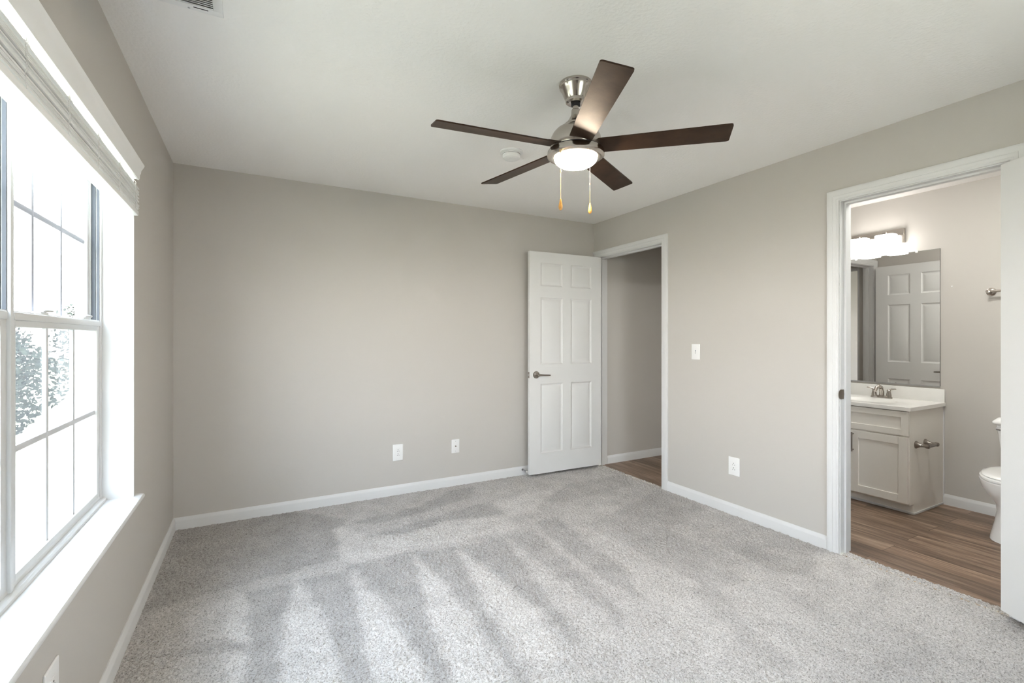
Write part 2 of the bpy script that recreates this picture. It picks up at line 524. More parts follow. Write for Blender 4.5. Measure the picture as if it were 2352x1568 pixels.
def build_carpet():
    step = 0.0056
    xs = np.arange(0.0, W + 0.001, step)
    ys = np.arange(REAR, 0.0 + 0.001, step)
    nx, ny = len(xs), len(ys)
    X, Y = np.meshgrid(xs, ys)
    # vacuum marks: soft wedges of pile lying either way; left-corner patch is painted shade
    wob = 0.005 * (np.sin(31 * X + 17 * Y) + np.sin(43 * Y - 23 * X + 1.3)) + rng.normal(0, .006, X.shape)
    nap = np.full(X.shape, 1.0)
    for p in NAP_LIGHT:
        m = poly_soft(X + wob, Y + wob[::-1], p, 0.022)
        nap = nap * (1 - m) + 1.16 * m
    for p in NAP_SHADE_DARK:
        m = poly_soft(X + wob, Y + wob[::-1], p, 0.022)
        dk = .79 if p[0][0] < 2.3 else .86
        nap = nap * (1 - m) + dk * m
    # right of the room: unsettled, trodden pile
    low = np.zeros(X.shape)
    for k in range(16):
        a, b, ph = rng.normal(0, 5), rng.normal(0, 5), rng.uniform(0, 6.28)
        low += np.sin(a * X + b * Y + ph)
    nap *= 1 + 0.022 * low * np.clip((X - 1.6) / 1.2, 0.15, 1)
    h = rng.normal(0, 1, X.shape)
    h = 0.6 * h + 0.4 * (h + np.roll(h, 1, 0) + np.roll(h, 1, 1) + np.roll(h, (1, 1), (0, 1))) / 2
    Z = 0.0015 + 0.0028 * np.clip(h, -2.2, 1.6)
    jx = X + rng.normal(0, 0.0016, X.shape); jy = Y + rng.normal(0, 0.0016, X.shape)
    jx = np.clip(jx, 0.0, W); jy = np.clip(jy, REAR, 0.0)
    co = np.stack([jx, jy, Z], -1).reshape(-1, 3).astype(np.float32)
    idx = np.arange(nx * ny).reshape(ny, nx)
    quads = np.stack([idx[:-1, :-1], idx[:-1, 1:], idx[1:, 1:], idx[1:, :-1]], -1).reshape(-1, 4)
    # strip under the doorways, up to the plank floor
    me = bpy.data.meshes.new('floor')
    nv, nf = len(co), len(quads)
    me.vertices.add(nv); me.vertices.foreach_set('co', co.ravel())
    me.loops.add(nf * 4); me.loops.foreach_set('vertex_index', quads.ravel().astype(np.int32))
    me.polygons.add(nf)
    me.polygons.foreach_set('loop_start', np.arange(0, nf * 4, 4, dtype=np.int32))
    me.polygons.foreach_set('use_smooth', np.ones(nf, bool))
    me.update(calc_edges=True)
    at = me.attributes.new('nap', 'FLOAT', 'POINT')
    at.data.foreach_set('value', nap.ravel().astype(np.float32))
    me.materials.append(M['carpet'])
    o = bpy.data.objects.new('floor', me)
    COL.objects.link(o)
    tag(o, 'light grey cut pile carpet with vacuum marks', 'carpet', kind='structure')
    # the carpet runs on into the two doorways
    for y0, y1, xe in ((HD0, HD1, 3.548), (BD0, BD1, 3.582)):
        xs = np.arange(W, xe + 0.004, 0.0056); ys = np.arange(y0, y1, 0.0056)
        X, Y = np.meshgrid(xs, ys)
        Z = 0.001 + 0.003 * np.clip(rng.normal(0, 1, X.shape), -2, 1.5)
        Z[:, -1] = -.004
        X = X + rng.normal(0, 0.0018, X.shape)
        n = X.shape
        idx = np.arange(n[0] * n[1]).reshape(n)
        q = np.stack([idx[:-1, :-1], idx[:-1, 1:], idx[1:, 1:], idx[1:, :-1]], -1).reshape(-1, 4)
        yield_me = bpy.data.meshes.new('carpet_threshold')
        yield_me.from_pydata(np.stack([X, Y, Z], -1).reshape(-1, 3).tolist(), [], q.tolist())
        a2 = yield_me.attributes.new('nap', 'FLOAT', 'POINT')
        a2.data.foreach_set('value', np.full(n[0] * n[1], 0.98, np.float32))
        yield_me.materials.append(M['carpet'])
        c = bpy.data.objects.new('carpet_threshold', yield_me)
        COL.objects.link(c)
        c.parent = o
build_carpet()

# ------------------------------------------------------------------ trim
CAS = [(0, 0), (0, .009), (.003, .011), (.011, .011), (.014, .0135), (.028, .0155), (.031, .0145), (.034, .0165), (.050, .0185), (.057, .018), (.0625, .0165), (.0645, .013), (.0645, 0)]

def casing(bm, f, s0, s1, zt, r=.005, z0=-.004):
    """mitred three-sided casing; f(s, z, d) maps along the wall, up, out of the wall"""
    lo, hi = s0 - r, s1 + r
    zt = zt + r
    st = []
    st.append([f(lo - a, z0, b) for a, b in CAS])
    st.append([f(lo - a, zt + a, b) for a, b in CAS])
    st.append([f(hi + a, zt + a, b) for a, b in CAS])
    st.append([f(hi + a, z0, b) for a, b in CAS])
    loft(bm, st)

def jamb_set(bm, f, s0, s1, zt, d0, d1, stop):
    """three jamb boards and the stops; d runs into the wall"""
    def bx(sa, sb, za, zb, da, db):
        ps = [f(s, z, d) for s in (sa, sb) for z in (za, zb) for d in (da, db)]
        v = list(zip(*ps))
        box(bm, min(v[0]), max(v[0]), min(v[1]), max(v[1]), min(v[2]), max(v[2]))
    bx(s0 - J, s0, -.01, zt, d0, d1); bx(s1, s1 + J, -.01, zt, d0, d1); bx(s0 - J, s1 + J, zt, zt + J, d0, d1)
    bx(s0, s0 + .011, -.004, zt - .011, stop, stop + .034); bx(s1 - .011, s1, -.004, zt - .011, stop, stop + .034); bx(s0, s1, zt - .011, zt, stop, stop + .034)

fr = lambda s, z, d: Vector((W - d, s, z))           # out into the bedroom
fi = lambda s, z, d: Vector((W + d, s, z))           # into the wall
fo = lambda s, z, d: Vector((XB0 + d, s, z))         # out into bathroom and hall
for n, (a, b), lab in ((1, (HD0, HD1), 'white door casing around the hallway doorway'), (2, (BD0, BD1), 'white door casing around the bathroom doorway')):
    bm = nb()
    casing(bm, fr, a, b, DZ)
    casing(bm, fo, a, min(b, HALL1 - .004 - .066) if n == 1 else b, DZ) if n == 2 else None
    jamb_set(bm, fi, a, b, DZ, 0, WT, .040)
    t = struct('trim_%d' % n, bm, 'trim', lab, 'door casing', angle=20)
    if n == 2:
        bm = nb()
        box(bm, W + .006, W + .034, BD1 - .0025, BD1 + .001, .915, .972, bev=.001, seg=1)
        lathe(bm, [(.0, 0), (.029, 0), (.029, .003), (.0, .004)], loc=(W + .004, BD1 - .001, .943), axis='-y', seg=24)
        tag(obj('strike_plate', bm, 'pewter', t), 'dark strike plate on the white jamb')
    else:
        bm = nb()
        box(bm, W + .004, W + .034, HD0 - .001, HD0 + .0025, .91, .967, bev=.001, seg=1)
        tag(obj('strike_plate', bm, 'pewter', t), 'dark strike plate on the white jamb')
# bathroom side of the hall door, seen in the mirror
bm = nb()
fbh = lambda s, z, d: Vector((s, YB1 - d, z))
fbi = lambda s, z, d: Vector((s, YB1 + d, z))
casing(bm, fbh, DX0, DX1, DZ)
jamb_set(bm, fbi, DX0, DX1, DZ, 0, .10, .040)
struct('trim_3', bm, 'trim', 'white casing of the bathroom door seen in the mirror', 'door casing', angle=20)

BB = [(0, 0), (.014, 0), (.014, .058), (.0125, .064), (.009, .069), (.0075, .076), (.004, .081), (0, .081)]

def baseboard(name, f, s0, s1, label, z=0.0):
    bm = nb()
    prism(bm, BB, lambda s, a, b: f(s, a, b + z), s0, s1)
    return struct(name, bm, 'trim', label, 'baseboard', angle=25)
baseboard('baseboard_left', lambda s, a, b: Vector((a, s, b)), REAR, 0, 'white baseboard below the window')
baseboard('baseboard_back', lambda s, a, b: Vector((s, -a, b)), 0, W, 'white baseboard along the long back wall')
baseboard('baseboard_right', lambda s, a, b: Vector((W - a, s, b)), BD1 + .0695, HD0 - .0695, 'white baseboard between the two doorways')
baseboard('baseboard_right_near', lambda s, a, b: Vector((W - a, s, b)), REAR, BD0 - .0695, 'white baseboard behind the open bathroom door')
baseboard('baseboard_rear', lambda s, a, b: Vector((s, REAR + a, b)), 0, W, 'white baseboard opposite the back wall')
baseboard('baseboard_hall', lambda s, a, b: Vector((s, HALL1 - a, b)), XB0, HX1, 'white baseboard in the hallway', -.004)
baseboard('baseboard_bathroom', lambda s, a, b: Vector((XB1 - a, s, b)), YB0, -2.225, 'white baseboard between vanity and toilet', -.004)

# ------------------------------------------------------------------ six-panel doors
def leaf_mesh(L, Ht, T=.035):
    bm = nb()
    st, mu = .115, .092
    pw = (L - 2 * st - mu) / 2
    us = [0, st, st + pw, st + pw + mu, L - st, L]
    k = Ht / 2.05
    zs = [0, .185 * k, .828 * k, 1.008 * k, 1.628 * k, 1.734 * k, 1.950 * k, Ht]
    rings = [(0, 0), (.005, .004), (.013, .007), (.019, .0075), (.046, .0022)]
    for side in (0, 1):
        yy = 0.0 if side == 0 else -T
        sg = -1 if side == 0 else 1
        for i in range(5):
            for j in range(7):
                u0, u1, z0, z1 = us[i], us[i + 1], zs[j], zs[j + 1]
                if i in (1, 3) and j in (1, 3, 5):
                    prev = None
                    for ins, dep in rings:
                        cur = [bm.verts.new((u, yy + sg * dep, z)) for u, z in ((u0 + ins, z0 + ins), (u1 - ins, z0 + ins), (u1 - ins, z1 - ins), (u0 + ins, z1 - ins))]
                        if prev:
                            for q in range(4):
                                bm.faces.new((prev[q], prev[(q + 1) % 4], cur[(q + 1) % 4], cur[q]))
                        prev = cur
                    bm.faces.new(prev)
                else:
                    bm.faces.new([bm.verts.new((u, yy, z)) for u, z in ((u0, z0), (u1, z0), (u1, z1), (u0, z1))])
    for (u0, z0), (u1, z1) in (((0, 0), (L, 0)), ((L, 0), (L, Ht)), ((L, Ht), (0, Ht)), ((0, Ht), (0, 0))):
        bm.faces.new([bm.verts.new(p) for p in ((u0, 0, z0), (u1, 0, z1), (u1, -T, z1), (u0, -T, z0))])
    bmesh.ops.remove_doubles(bm, verts=bm.verts, dist=1e-5)
    return bm

def door(n, label, L, Ht, loc, rz, hinge_side, lever=True):
    root = thing('door_%d' % n, label, 'door', loc, rz, kind='structure')
    T = .035
    lf = obj('door_leaf', leaf_mesh(L, Ht, T), 'door', root, angle=12, local=True)
    # lever handles on both faces
    uc, zc = L - .068, .915 - loc[2] + .025
    for s in ((1, -1) if lever else ()):
        y0 = 0 if s > 0 else -T
        bm = nb()
        ax = 'y' if s > 0 else '-y'
        lathe(bm, [(0, 0), (.0335, 0), (.0335, .004), (.030, .009), (.014, .011), (.0115, .013), (.0115, .040), (.013, .043), (.013, .054), (.010, .057), (0, .058)], loc=(uc, y0, zc), axis=ax, seg=32)
        yl = y0 + s * .048
        tube(bm, [(uc, yl, zc), (uc - .02, yl, zc), (uc - .06, yl + s * .002, zc - .002), (uc - .105, yl + s * .001, zc - .004), (uc - .125, yl - s * .003, zc - .005)], [.011, .0095, .0075, .0068, .005], seg=12)
        tag(obj('lever_handle', bm, 'pewter', lf, local=True), 'dark pewter lever handle')
    bm = nb()
    box(bm, L - .0005, L + .0015, -T + .005, -.005, zc - .028, zc + .028, bev=.0006, seg=1)
    obj('latch_plate', bm, 'pewter', lf, local=True)
    bm = nb()
    lathe(bm, [(0, 0), (.0075, 0), (.0065, .009), (0, .010)], loc=(L + .001, -T / 2, zc), axis='x', seg=14)
    obj('latch_bolt', bm, 'steel', lf, local=True)
    for hz in (.22, 1.02, 1.80):
        bm = nb()
        yk = .004 if hinge_side > 0 else -T - .004
        lathe(bm, [(0, 0), (.0045, 0), (.006, .003), (.006, .086), (.0045, .089), (0, .092)], loc=(-.004, yk, hz - .045), seg=14)
        box(bm, -.0012, .0008, -T + .004, -.004, hz - .044, hz + .044)
        obj('hinge', bm, 'pewter', lf, local=True)
    return root

door(1, 'white six-panel door standing open against the back wall', .806, 2.048, (3.484, -.1475, .027), R(178.5), -1)
# bathroom door: pin at the near jamb, swung right back into the bedroom
door(2, 'white door edge swung into the room beside the bathroom doorway', .705, 2.040, (3.509, -3.021, .030), R(237.5), 1)
door(3, 'white six-panel door reflected in the bathroom mirror', 0.722, 2.050, (3.750, -1.152, .012), R(270.0), -1)

# ------------------------------------------------------------------ window
XF = -.108                        # room face of the window frame
def window(n, ya, yb, label, mull, base=None, WZ0=WZ0, ja=.021, jb=.021):
    """ya < yb: one double-hung unit of the pair"""
    lc = base is not None
    root = thing('window_%d' % n, label, 'window', base or (XF, (ya + yb) / 2, WZ0), R(90) if lc else 0, kind='structure')
    bm = nb()
    z0, z1 = WZ0 + .012, WZ1
    box(bm, XF - .075, XF, yb - jb, yb, z0, z1, bev=.002)
    box(bm, XF - .075, XF, ya, ya + ja, z0, z1, bev=.002)
    box(bm, XF - .075, XF, ya, yb, z1 - .022, z1, bev=.002)
    # sill with a sloped ledge
    prof = [(XF + .016, z0), (XF + .016, z0 + .018), (XF + .010, z0 + .023), (XF - .002, z0 + .024), (XF - .004, z0 + .034), (XF - .075, z0 + .026), (XF - .075, z0)]
    prism(bm, prof, lambda s, a, b: Vector((a, s, b)), ya, yb)
    if mull:
        box(bm, XF - .075, XF + .004, ya - .0098, ya + .0098, z0, z1, bev=.002)
    # parting bead between the two sash tracks
    for y in (ya + ja, yb - jb - .008):
        box(bm, XF - .036, XF - .031, y, y + .008, z0 + .03, z1 - .02)
    obj('frame', bm, 'vinyl', root, local=lc)
    bm = nb()
    for y in (ya + ja + .0005, yb - jb - .0045):
        box(bm, XF - .029, XF - .016, y, y + .004, 1.352, z1 - .022)
        box(bm, XF - .012, XF - .004, y, y + .004, 1.352, z1 - .022)
    tag(obj('track', bm, 'track', root, local=lc), 'dark grey sash track')
    a, b = ya + ja + .001, yb - jb - .001
    def sash(nm, xo, xi, za, zb, rb, rt, st):
        bm = nb()
        box(bm, xo, xi, a, a + st, za, zb, bev=.002)
        box(bm, xo, xi, b - st, b, za, zb, bev=.002)
        box(bm, xo, xi, a + st - .001, b - st + .001, za, za + rb, bev=.002)
        box(bm, xo, xi, a + st - .001, b - st + .001, zb - rt, zb, bev=.002)
        if nm == 'lower_sash':                                  # raised lift rail along the meeting rail
            box(bm, xi - .002, xi + .006, a + .01, b - .01, zb - .026, zb - .004, bev=.003)
        else:
            box(bm, xo, xi, a + st, b - st, za, za + rb, bev=.002)
        s = obj(nm, bm, 'vinyl', root, local=lc)
        xm = (xo + xi) / 2
        g0, g1, h0, h1 = a + st - .006, b - st + .006, za + rb - .006, zb - rt + .006
        bm = nb(); box(bm, xm - .002, xm + .002, g0, g1, h0, h1)
        obj('pane', bm, 'glass', s, local=lc)
        bm = nb()
        w = (b - a - 2 * st) / 3
        th = .0028 if nm == 'upper_sash' else .0055
        for k in (1, 2):
            y = a + st + w * k
            box(bm, xm - th, xm + th, y - .009, y + .009, h0, h1, bev=.001)
        zc = (za + rb + zb - rt) / 2
        box(bm, xm - th + .0003, xm + th - .0003, g0, g1, zc - .009, zc + .009, bev=.001)
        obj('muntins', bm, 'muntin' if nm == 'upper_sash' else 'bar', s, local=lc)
        return s
    ls = sash('lower_sash', XF - .032, XF - .004, z0 + .024, 1.352, .030, .045, .034)
    sash('upper_sash', XF - .064, XF - .036, 1.318, z1 - .020, .032, .020, .034)
    # two cam locks on the meeting rail
    for f_ in (.30, .80):
        y = a + (b - a) * f_
        bm = nb()
        box(bm, XF - .030, XF - .006, y - .034, y + .034, 1.351, 1.359, bev=.003)
        lathe(bm, [(0, 0), (.012, 0), (.012, .005), (.008, .008), (0, .008)], loc=(XF - .018, y, 1.358), seg=18)
        tube(bm, [(XF - .018, y, 1.363), (XF - .008, y + .018, 1.3645), (XF + .002, y + .034, 1.3635)], [.006, .0055, .004], seg=8)
        obj('sash_lock', bm, 'vinyl', ls, local=lc)
    bm = nb(); box(bm, XF - .0725, XF - .0715, a, b, z0 + .03, 1.335)
    tag(obj('insect_screen', bm, 'screen', root, local=lc), 'fine grey insect screen over the lower half')
    return root
YM = -2.051
window(1, YM, WY1 - .006, 'white double-hung window unit nearest the room corner', True, ja=.010)
window(2, WY0 + .006, YM, 'white double-hung window unit cut off at the picture edge', False, jb=.010)
RX0, RX1, RZ0 = 1.55, 2.55, 0.85  # unseen rear-wall window, added to let in fill daylight
window(3, -.494, .494, 'unseen white double-hung window added for fill light opposite the back wall', False, ((RX0 + RX1) / 2, REAR, 0), RZ0)
bm = nb()
box(bm, RX0, RX0 + .006, REAR - .172, REAR + .0015, RZ0, WZ1); box(bm, RX1 - .006, RX1, REAR - .172, REAR + .0015, RZ0, WZ1)
box(bm, RX0, RX1, REAR - .172, REAR + .0015, WZ1 - .004, WZ1)
box(bm, RX0 - .03, RX1 + .03, REAR - .001, REAR + .034, RZ0, RZ0 + .02, bev=.004); box(bm, RX0, RX1, REAR - .088, REAR, RZ0, RZ0 + .02)
struct('trim_6', bm, 'trim', 'white sill and returns of the added fill-light window opposite the back wall', 'window sill')
# white returns around the window
bm = nb()
box(bm, -.172, .0015, WY1 - .006, WY1, WZ0, WZ1)
box(bm, -.172, .0015, WY0, WY0 + .006, WZ0, WZ1)
box(bm, -.172, .0015, WY0, WY1, WZ1 - .004, WZ1)
struct('trim_4', bm, 'trim', 'white painted return around the window recess', 'window return')
# stool and apron
bm = nb()
nose = [(XF + .012, .549), (XF + .012, .570), (.022, .570), (.030, .568), (.034, .562), (.0345, .556), (.032, .551), (.026, .549)]
prism(bm, nose, lambda s, a, b: Vector((a, s, b)), WY0, WY1)
nose2 = [(.0, .549), (.0, .570), (.022, .570), (.030, .568), (.034, .562), (.0345, .556), (.032, .551), (.026, .549)]
prism(bm, nose2, lambda s, a, b: Vector((a, s, b)), WY1 - .001, WY1 + .036)
prism(bm, nose2, lambda s, a, b: Vector((a, s, b)), WY0 - .036, WY0 + .001)
apr = [(0, .527), (.006, .527), (.009, .531), (.012, .538), (.0145, .5495), (0, .5495)]
prism(bm, apr, lambda s, a, b: Vector((a, s, b)), WY0 - .022, WY1 + .022)
struct('trim_5', bm, 'trim', 'wide white window sill with rounded nose', 'window sill')

# ------------------------------------------------------------------ blind, raised
def blind():
    y0, y1 = WY0 + .010, WY1 - .010
    root = thing('window_blind', 'white slatted blind pulled up under its valance at the window top', 'blind', (0, (y0 + y1) / 2, 1.99))
    bm = nb(); box(bm, -.050, .008, y0 + .004, y1 - .004, 2.000, 2.044, bev=.003)
    obj('headrail', bm, 'blind', root)
    val = [(.013, 1.984), (.020, 1.984), (.023, 1.990), (.0235, 2.006), (.027, 2.012), (.0285, 2.024), (.034, 2.034), (.039, 2.044), (.040, 2.050), (.034, 2.050), (.013, 2.050)]
    bm = nb(); prism(bm, val, lambda s, a, b: Vector((a, s, b)), y0 - .004, y1 + .004)
    bm2 = bm
    box(bm2, -.045, .016, y1 - .002, y1 + .004, 1.986, 2.046)
    obj('valance', bm2, 'blind', root)
    # slats lying on one another, slightly uneven
    bm = nb()
    z = 1.848
    k = 0
    while z < 1.948:
        dx = random.gauss(0, .0022); tilt = random.gauss(0, .016)
        dy = random.gauss(0, .0018)
        m = Matrix.Translation((-.005 + dx, 0, z)) @ Matrix.Rotation(tilt, 4, 'Y')
        n = 7
        top = []; bot = []
        for q in range(n):
            a = -.0255 + .051 * q / (n - 1)
            c = .0022 * (1 - (a / .0255) ** 2)
            top.append((a, c + .0014)); bot.append((a, c - .0014))
        loft(bm, [[m @ Vector((a, y, b)) for a, b in top + bot[::-1]] for y in (y0 + .006 + dy, y1 - .006 + dy)])
        z += random.choice((.0068, .0080, .0092)) if k % 3 == 2 else .0034; k += 1
    obj('slat_stack', bm, 'blind', root)
    bm = nb(); box(bm, -.031, .021, y0 + .006, y1 - .006, 1.820, 1.842, bev=.004)
    obj('bottom_rail', bm, 'blind', root)
    for y in (y1 - .09, y1 - .36, y1 - .64, y1 - .92, y1 - 1.20, y1 - 1.48, y0 + .09):
        bm = nb()
        pts = [(-.012, y, 1.992), (.004, y, 1.975), (.018, y, 1.958)]
        for i in range(22):
            t = i / 21
            pts.append((.0228 + .002 * abs(math.sin(t * 17 + y * 9)), y + .0022 * math.sin(t * 11 + y * 20), 1.950 - t * .115))
        tube(bm, pts, .0009, seg=6)
        tube(bm, [(p[0], p[1] + .008, p[2]) for p in pts[:18]], .0009, seg=6)
        # slack loops of the ladder string
        for zz in (1.940, 1.905):
            lp = [(.024 + .007 * math.sin(PI * i / 10), y - .010 + .020 * i / 10, zz - .010 * math.sin(PI * i / 10)) for i in range(11)]
            tube(bm, lp, .0010, seg=6)
        tube(bm, [(.0, y, 1.821), (-.006, y + .004, 1.818), (-.012, y, 1.821)], .002, seg=6)
        obj('ladder_cord', bm, 'cord', root)
blind()

# ------------------------------------------------------------------ ceiling fan
def fan():
    fx, fy = 1.7661, -2.070
    root = thing('ceiling_fan', 'brushed nickel ceiling fan with five dark blades and lit dome', 'ceiling fan', (fx, fy, H))
    L0 = (fx, fy, 0)
    bm = nb()
    lathe(bm, [(0, 2.441), (.075, 2.441), (.0765, 2.430), (.073, 2.426), (.0735, 2.420), (.069, 2.414), (.066, 2.408), (.058, 2.390), (.050, 2.372), (.046, 2.366), (.047, 2.362), (.045, 2.354), (.036, 2.348), (.024, 2.350), (0, 2.352)], L0, seg=48)
    obj('canopy', bm, 'nickel', root)
    bm = nb()
    lathe(bm, [(0, 2.350), (.021, 2.350), (.021, 2.340), (.013, 2.336), (0, 2.336)], L0, seg=24)
    obj('hanger_ball', bm, 'rubber', root)
    bm = nb(); lathe(bm, [(0, 2.345), (.0135, 2.345), (.0135, 2.300), (0, 2.300)], L0, seg=24)
    obj('downrod', bm, 'nickel', root)
    bm = nb()
    lathe(bm, [(0, 2.321), (.0185, 2.321), (.020, 2.318), (.0205, 2.300), (.024, 2.290), (.034, 2.272), (.046, 2.258), (.052, 2.254), (.053, 2.248), (.072, 2.238), (.090, 2.226), (.104, 2.210), (.113, 2.192), (.117, 2.172), (.117, 2.150), (.113, 2.138), (0, 2.138)], L0, seg=56)
    obj('motor_housing', bm, 'nickel', root, angle=50)
    bm = nb(); lathe(bm, [(0, 2.1385), (.119, 2.1385), (.119, 2.1315), (0, 2.1315)], L0, seg=56)
    obj('shadow_gap', bm, 'rubber', root)
    bm = nb()
    lathe(bm, [(0, 2.132), (.126, 2.132), (.1285, 2.128), (.1285, 2.118), (.1305, 2.115), (.1300, 2.108), (.124, 2.103), (.114, 2.099), (.104, 2.098), (.098, 2.100), (0, 2.101)], L0, seg=64)
    obj('light_ring', bm, 'nickel', root, angle=40)
    bm = nb()
    pr = [(.0975, 2.101)] + [(.0975 * math.cos(a) ** .8, 2.098 - .041 * math.sin(a)) for a in [R(x) for x in (4, 12, 22, 34, 46, 58, 70, 80)]] + [(0, 2.0568)]
    lathe(bm, [(0, 2.101)] + pr, L0, seg=48)
    tag(obj('light_lens', bm, 'fan_lens', root, angle=60), 'frosted dome glowing warm white')
    # blades: a tapered board, rounded corners, pitched about its own length
    R1, wid, z0, pit = .659, .1165, 2.149, R(-12.1)
    for i in range(5):
        a = R(-114.64) + i * 2 * PI / 5
        X = Matrix.Translation((fx, fy, z0)) @ Matrix.Rotation(a, 4, 'Z') @ Matrix.Rotation(-pit * -1, 4, 'X')
        bm = nb()
        out = []
        w0, w1 = wid * .86, wid
        rc = .010
        out += [(.098, -w0 / 2), (R1 - rc, -w1 / 2)]
        out += [(R1 - rc + rc * math.sin(t), -w1 / 2 + rc - rc * math.cos(t)) for t in (R(30), R(60), R(90))]
        out += [(R1, w1 / 2 - rc)]
        out += [(R1 - rc + rc * math.cos(t), w1 / 2 - rc + rc * math.sin(t)) for t in (R(30), R(60), R(90))]
        out += [(.098, w0 / 2)]
        loft(bm, [[X @ Vector((u, v, h)) for u, v in out] for h in (-.003, .003)])
        b = obj('blade', bm, 'blade', root)
        bm = nb()
        br = [(.060, -.040), (.150, -.036), (.160, -.028), (.160, .028), (.150, .036), (.060, .040)]
        loft(bm, [[X @ Vector((u, v, h)) for u, v in br] for h in (.003, .008)])
        obj('blade_bracket', bm, 'blade', b)
    rt = Vector((math.cos(R(28.61)), -math.sin(R(28.61)))); fw = Vector((math.sin(R(28.61)), math.cos(R(28.61))))
    for du, dv, zt, zb in ((-.0785, -.090, 2.106, 1.838), (.079, .080, 2.104, 1.868)):
        x = fx + rt.x * du + fw.x * dv; y = fy + rt.y * du + fw.y * dv
        bm = nb()
        lathe(bm, [(0, zt + .004), (.006, zt + .004), (.006, zt - .012), (.003, zt - .016), (0, zt - .016)], (x, y, 0), seg=14)
        pr = []
        zz = zt - .014
        lathe(bm, [(.0011, zt - .012), (.0011, zb + .045)], (x, y, 0), seg=8)
        while zz > zb + .046:
            lathe(bm, [(0, zz), (.0019, zz - .0017), (0, zz - .0034)], (x, y, 0), seg=8)
            zz -= .0048
        lathe(bm, [(0, zt - .092), (.0028, zt - .093), (.0028, zt - .101), (0, zt - .102)], (x, y, 0), seg=10)
        ch = obj('pull_chain', bm, 'brass', root)
        bm = nb()
        lathe(bm, [(0, zb + .050), (.0028, zb + .049), (.0035, zb + .044), (.0075, zb + .026), (.0088, zb + .014), (.0078, zb + .005), (.004, zb), (0, zb - .0005)], (x, y, 0), seg=20)
        tag(obj('pull_knob', bm, 'knob', ch), 'honey wood teardrop pull')
fan()

# ------------------------------------------------------------------ smoke detector, ceiling register
t = thing('smoke_detector', 'round white smoke detector on the ceiling behind the fan', 'smoke detector', (1.885, -1.235, H))
bm = nb(); lathe(bm, [(0, H + .001), (.073, H + .001), (.073, H - .007), (.066, H - .010), (0, H - .010)], (1.885, -1.235, 0), seg=40)
obj('base', bm, 'plastic', t)
bm = nb(); lathe(bm, [(0, H - .010), (.054, H - .010), (.057, H - .013), (.057, H - .020), (.0545, H - .022), (.055, H - .030), (.052, H - .040), (.044, H - .046), (.020, H - .048), (0, H - .048)], (1.885, -1.235, 0), seg=40)
obj('body', bm, 'plastic', t)
bm = nb(); lathe(bm, [(.0572, H - .0175), (.0576, H - .0185), (.0572, H - .0195)], (1.885, -1.235, 0), seg=40)
obj('vent_slit', bm, 'slot', t)
bm = nb()
lathe(bm, [(0, H - .048), (.010, H - .048), (.009, H - .050), (0, H - .0505)], (1.868, -1.262, 0), seg=16)
obj('test_button', bm, 'plastic', t)

def register():
    x0, x1, y1, y0 = .166, .376, -1.823, -2.20
    t = thing('ceiling_vent', 'white louvred air vent in the ceiling above the window', 'air vent', ((x0 + x1) / 2, (y0 + y1) / 2, H))
    fl = .030
    bm = nb()
    zt, zb = H + .001, H - .005
    box(bm, x0, x1, y1 - fl, y1, zb, zt, bev=.002); box(bm, x0, x1, y0, y0 + fl, zb, zt, bev=.002)
    box(bm, x0, x0 + fl, y0 + fl - .002, y1 - fl + .002, zb, zt, bev=.002); box(bm, x1 - fl, x1, y0 + fl - .002, y1 - fl + .002, zb, zt, bev=.002)
    obj('frame', bm, 'plastic', t)
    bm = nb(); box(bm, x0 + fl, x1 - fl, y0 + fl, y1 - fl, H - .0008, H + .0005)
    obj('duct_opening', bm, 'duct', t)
    bm = nb()
    y = y1 - fl - .006
    while y > y0 + fl + .004:
        m = Matrix.Translation((0, y, H - .004)) @ Matrix.Rotation(R(24), 4, 'X')
        box(bm, x0 + fl, x1 - fl, -.0062, .0062, -.0006, .0006, mtx=m)
        y -= .0112
    obj('louvres', bm, 'plastic', t)
    bm = nb(); box(bm, .286, .330, y1 - .0235, y1 - .0195, zb - .0006, zb + .001)
    obj('damper_slot', bm, 'slot', t)
    bm = nb(); lathe(bm, [(0, 0), (.004, 0), (.003, -.0016), (0, -.002)], (.272, y1 - .009, zb), seg=14)
    obj('screw', bm, 'steel', t)
register()

